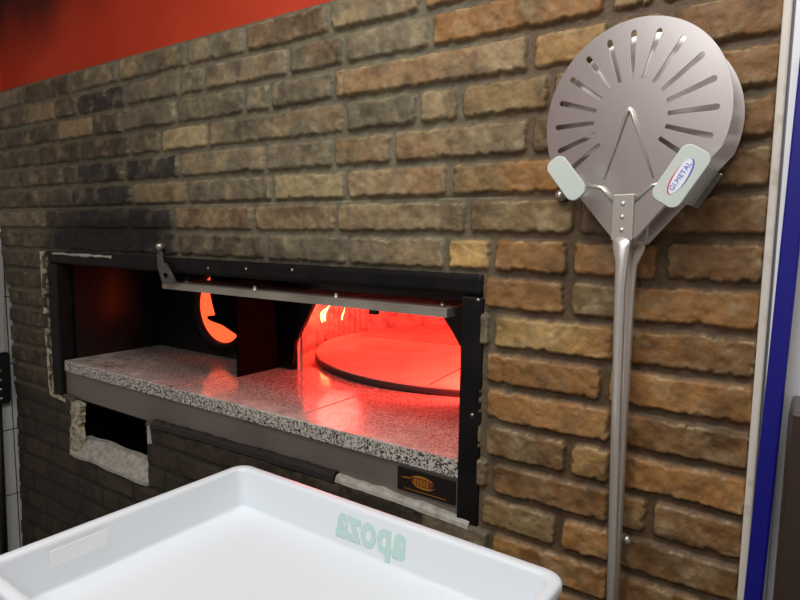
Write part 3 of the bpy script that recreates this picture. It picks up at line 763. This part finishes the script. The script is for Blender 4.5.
# ------------------------------------------------------------------ tool hanging on the tiled wall
tl = tag(empty('oven_scraper', (XL, -.1, -.7)), 'pale long-bladed oven tool with black riveted grip beside the brick edge', 'oven tool')
tw = XL + .016
def yz(name, pts, x0, x1, m, bev=0):
    me = plate_mesh(pts, [], abs(x1 - x0) / 2, bev); me.transform(Matrix.Rotation(PI / 2, 4, 'Z')); me.transform(Matrix.Translation(((x0 + x1) / 2, 0, 0)))
    o = link(name, me, m, tl); o.matrix_parent_inverse = Matrix.Translation((-XL, .1, .7)); return o
yz('blade', [(-.13, -.56), (-.024, -.56), (-.020, -.40), (-.014, -.28), (-.010, -.18), (-.010, -.12), (-.018, -.085), (-.03, -.065), (-.06, -.05), (-.13, -.05)], tw - .004, tw + .002, M['blade'])
gp = yz('grip', [(-.078, -.735), (-.073, -.743), (-.022, -.743), (-.016, -.735), (-.012, -.535), (-.018, -.526), (-.078, -.526)], tw - .014, tw + .008, M['black_plastic'], .003)
for z in (-.60, -.64, -.68, -.72):
    o = lathe('rivet', [(.006, -.002), (.006, .001), (.001, .002)], M['bolt'], gp, 12, (0, 0, 0)); o.data.transform(Matrix.Rotation(PI / 2, 4, 'Z')); o.data.transform(Matrix.Translation((tw + .0075, -.048, z)))
o = tube('shaft', [(tw + .002, -.064, -.73), (tw + .002, -.075, -1.46)], .016, M['dark_rod']); o.parent = tl; o.matrix_parent_inverse = Matrix.Translation((-XL, .1, .7))

# ------------------------------------------------------------------ right-hand end: edge profile, white panel, pole, dark cabinet
struct(box('trim_9', -.0775, -.065, -.022, .04, FLOOR, 1.45, M['cream'], None, .003), 'cream edge profile at the right end of the brick')
struct(box('trim_10', -.065, -.061, -.012, .04, FLOOR, 1.45, M['groove']), 'grey groove beside the cream profile')
struct(box('trim_11', -.061, -.036, -.020, .04, FLOOR, 1.45, M['white_gloss'], None, .002), 'white gloss frame strip')
struct(box('wall_right', -.036, 1.4, .0, .04, FLOOR, 1.45, M['white_gloss']), 'white gloss wall panel right of the trim')
x0, z0 = wp(753, 600, -.058); x1, z1 = wp(795.5, 200, -.058)
dxz = (x1 - x0) / (z1 - z0)
pb = (x0 + dxz * (FLOOR - z0), -.05, FLOOR); ptp = (x0 + dxz * (.26 - z0), -.05, .30)
bpole = tag(empty('blue_pole', pb), 'cobalt blue flat pole leaning before the white trim at right', 'pole')
bm = bmesh.new()
hw = .0128
vs = []
for (x, y, z) in (pb, ptp):
    vs.append([bm.verts.new((x - pb[0] + sx * hw, sy * .008, z - pb[2])) for sx, sy in ((-1, -1), (1, -1), (1, 1), (-1, 1))])
for k in range(4): bm.faces.new((vs[0][k], vs[0][(k + 1) % 4], vs[1][(k + 1) % 4], vs[1][k]))
bm.faces.new(vs[0][::-1]); bm.faces.new(vs[1])
bmesh.ops.bevel(bm, geom=list(bm.edges), offset=.003, segments=2, profile=.5, affect='EDGES')
from_bm('shaft', bm, M['blue'], bpole)
lathe('end_cap', [(.001, 0), (.013, 0), (.014, .004), (.014, .03), (.012, .034), (.001, .034)], M['black_plastic'], bpole, 16, (0, 0, 0), 'z')

cb = tag(empty('cabinet', (.2, -.1, FLOOR)), 'dark brown glossy cabinet behind the blue pole at right', 'cabinet')
cx0 = wp(776, 560, -.12)[0]
bm = bmesh.new(); add_box(bm, cx0 - .2, cx0 + .4, -.02, .095, .06, FLOOR * -1 - .25, .006)
from_bm('body', bm, M['brown'], cb)
bm = bmesh.new(); add_box(bm, cx0 - .19, cx0 + .39, -.01, .09, 0, .06)
from_bm('plinth', bm, M['black_plastic'], cb)
tube('door_handle', [(cx0 - .2 + .07, -.022, .7), (cx0 - .2 + .07, -.045, .72), (cx0 - .2 + .07, -.045, .95), (cx0 - .2 + .07, -.022, .97)], .006, M['steel'], cb, 10)

# ------------------------------------------------------------------ dough tray on a work table
TZ = -.416; TH = .072; TL, TW = .605, .43
tray = tag(empty('dough_tray', (-.5335, -.660, TZ - TH), math.radians(-.8)), 'white plastic dough tray with green lettering in the foreground', 'tray')
def tray_mesh():
    """nested rounded loops from outer foot up over the rim and down to the inner floor"""
    loops = [(-.012, 0, .018), (-.006, .002, .022), (-.004, TH - .012, .024), (0, TH - .012, .026), (0, TH - .003, .026), (-.003, TH, .024), (-.014, TH, .018), (-.0165, TH - .002, .016),
             (-.018, TH - .006, .015), (-.0235, .011, .014), (-.025, .0075, .012), (-.028, .006, .010)]
    bm = bmesh.new(); rings = []
    for ins, z, r in loops:
        rings.append([bm.verts.new((x, y, z)) for x, y in rrect(TL + 2 * ins, TW + 2 * ins, r, 6)])
    for a, b in zip(rings, rings[1:]):
        n = len(a)
        for k in range(n): bm.faces.new((a[k], a[(k + 1) % n], b[(k + 1) % n], b[k]))
    bm.faces.new(rings[0][::-1]); bm.faces.new(rings[-1])
    bmesh.ops.recalc_face_normals(bm, faces=bm.faces)
    me = bpy.data.meshes.new('body'); bm.to_mesh(me); bm.free(); return me
body = link('body', tray_mesh(), M['tray'], tray)
for p in body.data.polygons: p.use_smooth = len(p.vertices) == 4
try:
    body.data.set_sharp_from_angle(angle=math.radians(50))
except Exception: pass
# green lettering that shows through the far wall, so it reads mirrored from inside
tm = text_mesh('apoza', .062, .0003, .0024)
tm.transform(Matrix.Scale(-1, 4, (1, 0, 0))); tm.transform(Matrix.Rotation(PI / 2, 4, 'X'))
xs_ = [v.co.x for v in tm.vertices]; zs_ = [v.co.z for v in tm.vertices]
sx = .132 / (max(xs_) - min(xs_)); sz = .053 / (max(zs_) - min(zs_))
tm.transform(Matrix.Diagonal((sx, 1, sz, 1)))
tm.flip_normals()
tm.transform(Matrix.Rotation(-math.radians(6), 4, 'X'))
tm.transform(Matrix.Translation((.006, TW / 2 - .0206, .0435)))
lt = link('lettering', tm, M['green_ink'], body); lt['label'] = 'pale green mirrored lettering'
# pale label on the left wall inside
me = plate_mesh(rrect(.080, .043, .002, 2), [], .0004)
me.transform(Matrix.Rotation(PI / 2, 4, 'Z')); me.transform(Matrix.Rotation(math.radians(6), 4, 'Y')); me.transform(Matrix.Translation((-TL / 2 + .0210, -.09, .040)))
lb = link('label_patch', me, M['paper'], body); lb['label'] = 'paler rectangular label patch'
box('rim_mark', -TL / 2 + .05, -TL / 2 + .058, -TW / 2 + .005, -TW / 2 + .010, TH - .001, TH + .0008, M['groove'], body, .0003)

tb = tag(empty('work_table', (-.529, -.66, FLOOR)), 'steel work table under the white dough tray', 'table')
tt = TZ - TH - FLOOR
box('tabletop', -.26, .26, -.17, .17, tt - .03, tt, M['steel'], tb, .003)
for sx_ in (-1, 1):
    for sy_ in (-1, 1):
        box('leg', sx_ * .22 - .015, sx_ * .22 + .015, sy_ * .13 - .015, sy_ * .13 + .015, 0, tt - .03, M['steel'], tb, .002)

# ------------------------------------------------------------------ light
def area(name, loc, rot, sx, sy, e, col=(1, 1, 1)):
    d = bpy.data.lights.new(name, 'AREA'); d.shape = 'RECTANGLE'; d.size = sx; d.size_y = sy; d.energy = e; d.color = col
    o = bpy.data.objects.new(name, d); C.objects.link(o); o.location = loc; o.rotation_euler = rot; return o
def point(name, loc, e, col, r=.05):
    d = bpy.data.lights.new(name, 'POINT'); d.energy = e; d.color = col; d.shadow_soft_size = r
    o = bpy.data.objects.new(name, d); C.objects.link(o); o.location = loc; return o
area('ceiling_lamp', (-.35, -1.0, 1.35), (math.radians(12), 0, 0), 1.3, .5, 24, (1, .99, .97))
area('ceiling_lamp_rear', (-.8, -2.25, 1.36), (math.radians(35), 0, 0), 1.5, .5, 26, (.93, .97, 1))
RED = (1.0, .060, .044)
point('fire_light', (-1.72, .86, -.2), 7, RED, .1)
point('fire_light_side', (-.80, 1.15, -.17), 24, RED, .05)
point('mouth_fill_light', (-.74, .54, -.26), 33, RED, .05)  # red fill added out of view to redden the granite; no flame here
w = bpy.data.worlds.new('world'); bpy.context.scene.world = w; w.use_nodes = True
w.node_tree.nodes['Background'].inputs['Color'].default_value = (.9, .92, 1, 1)
w.node_tree.nodes['Background'].inputs['Strength'].default_value = .22

vs_ = bpy.context.scene.view_settings
vs_.view_transform = 'Standard'; vs_.look = 'None'; vs_.exposure = 0; vs_.gamma = 1; vs_.use_curve_mapping = False
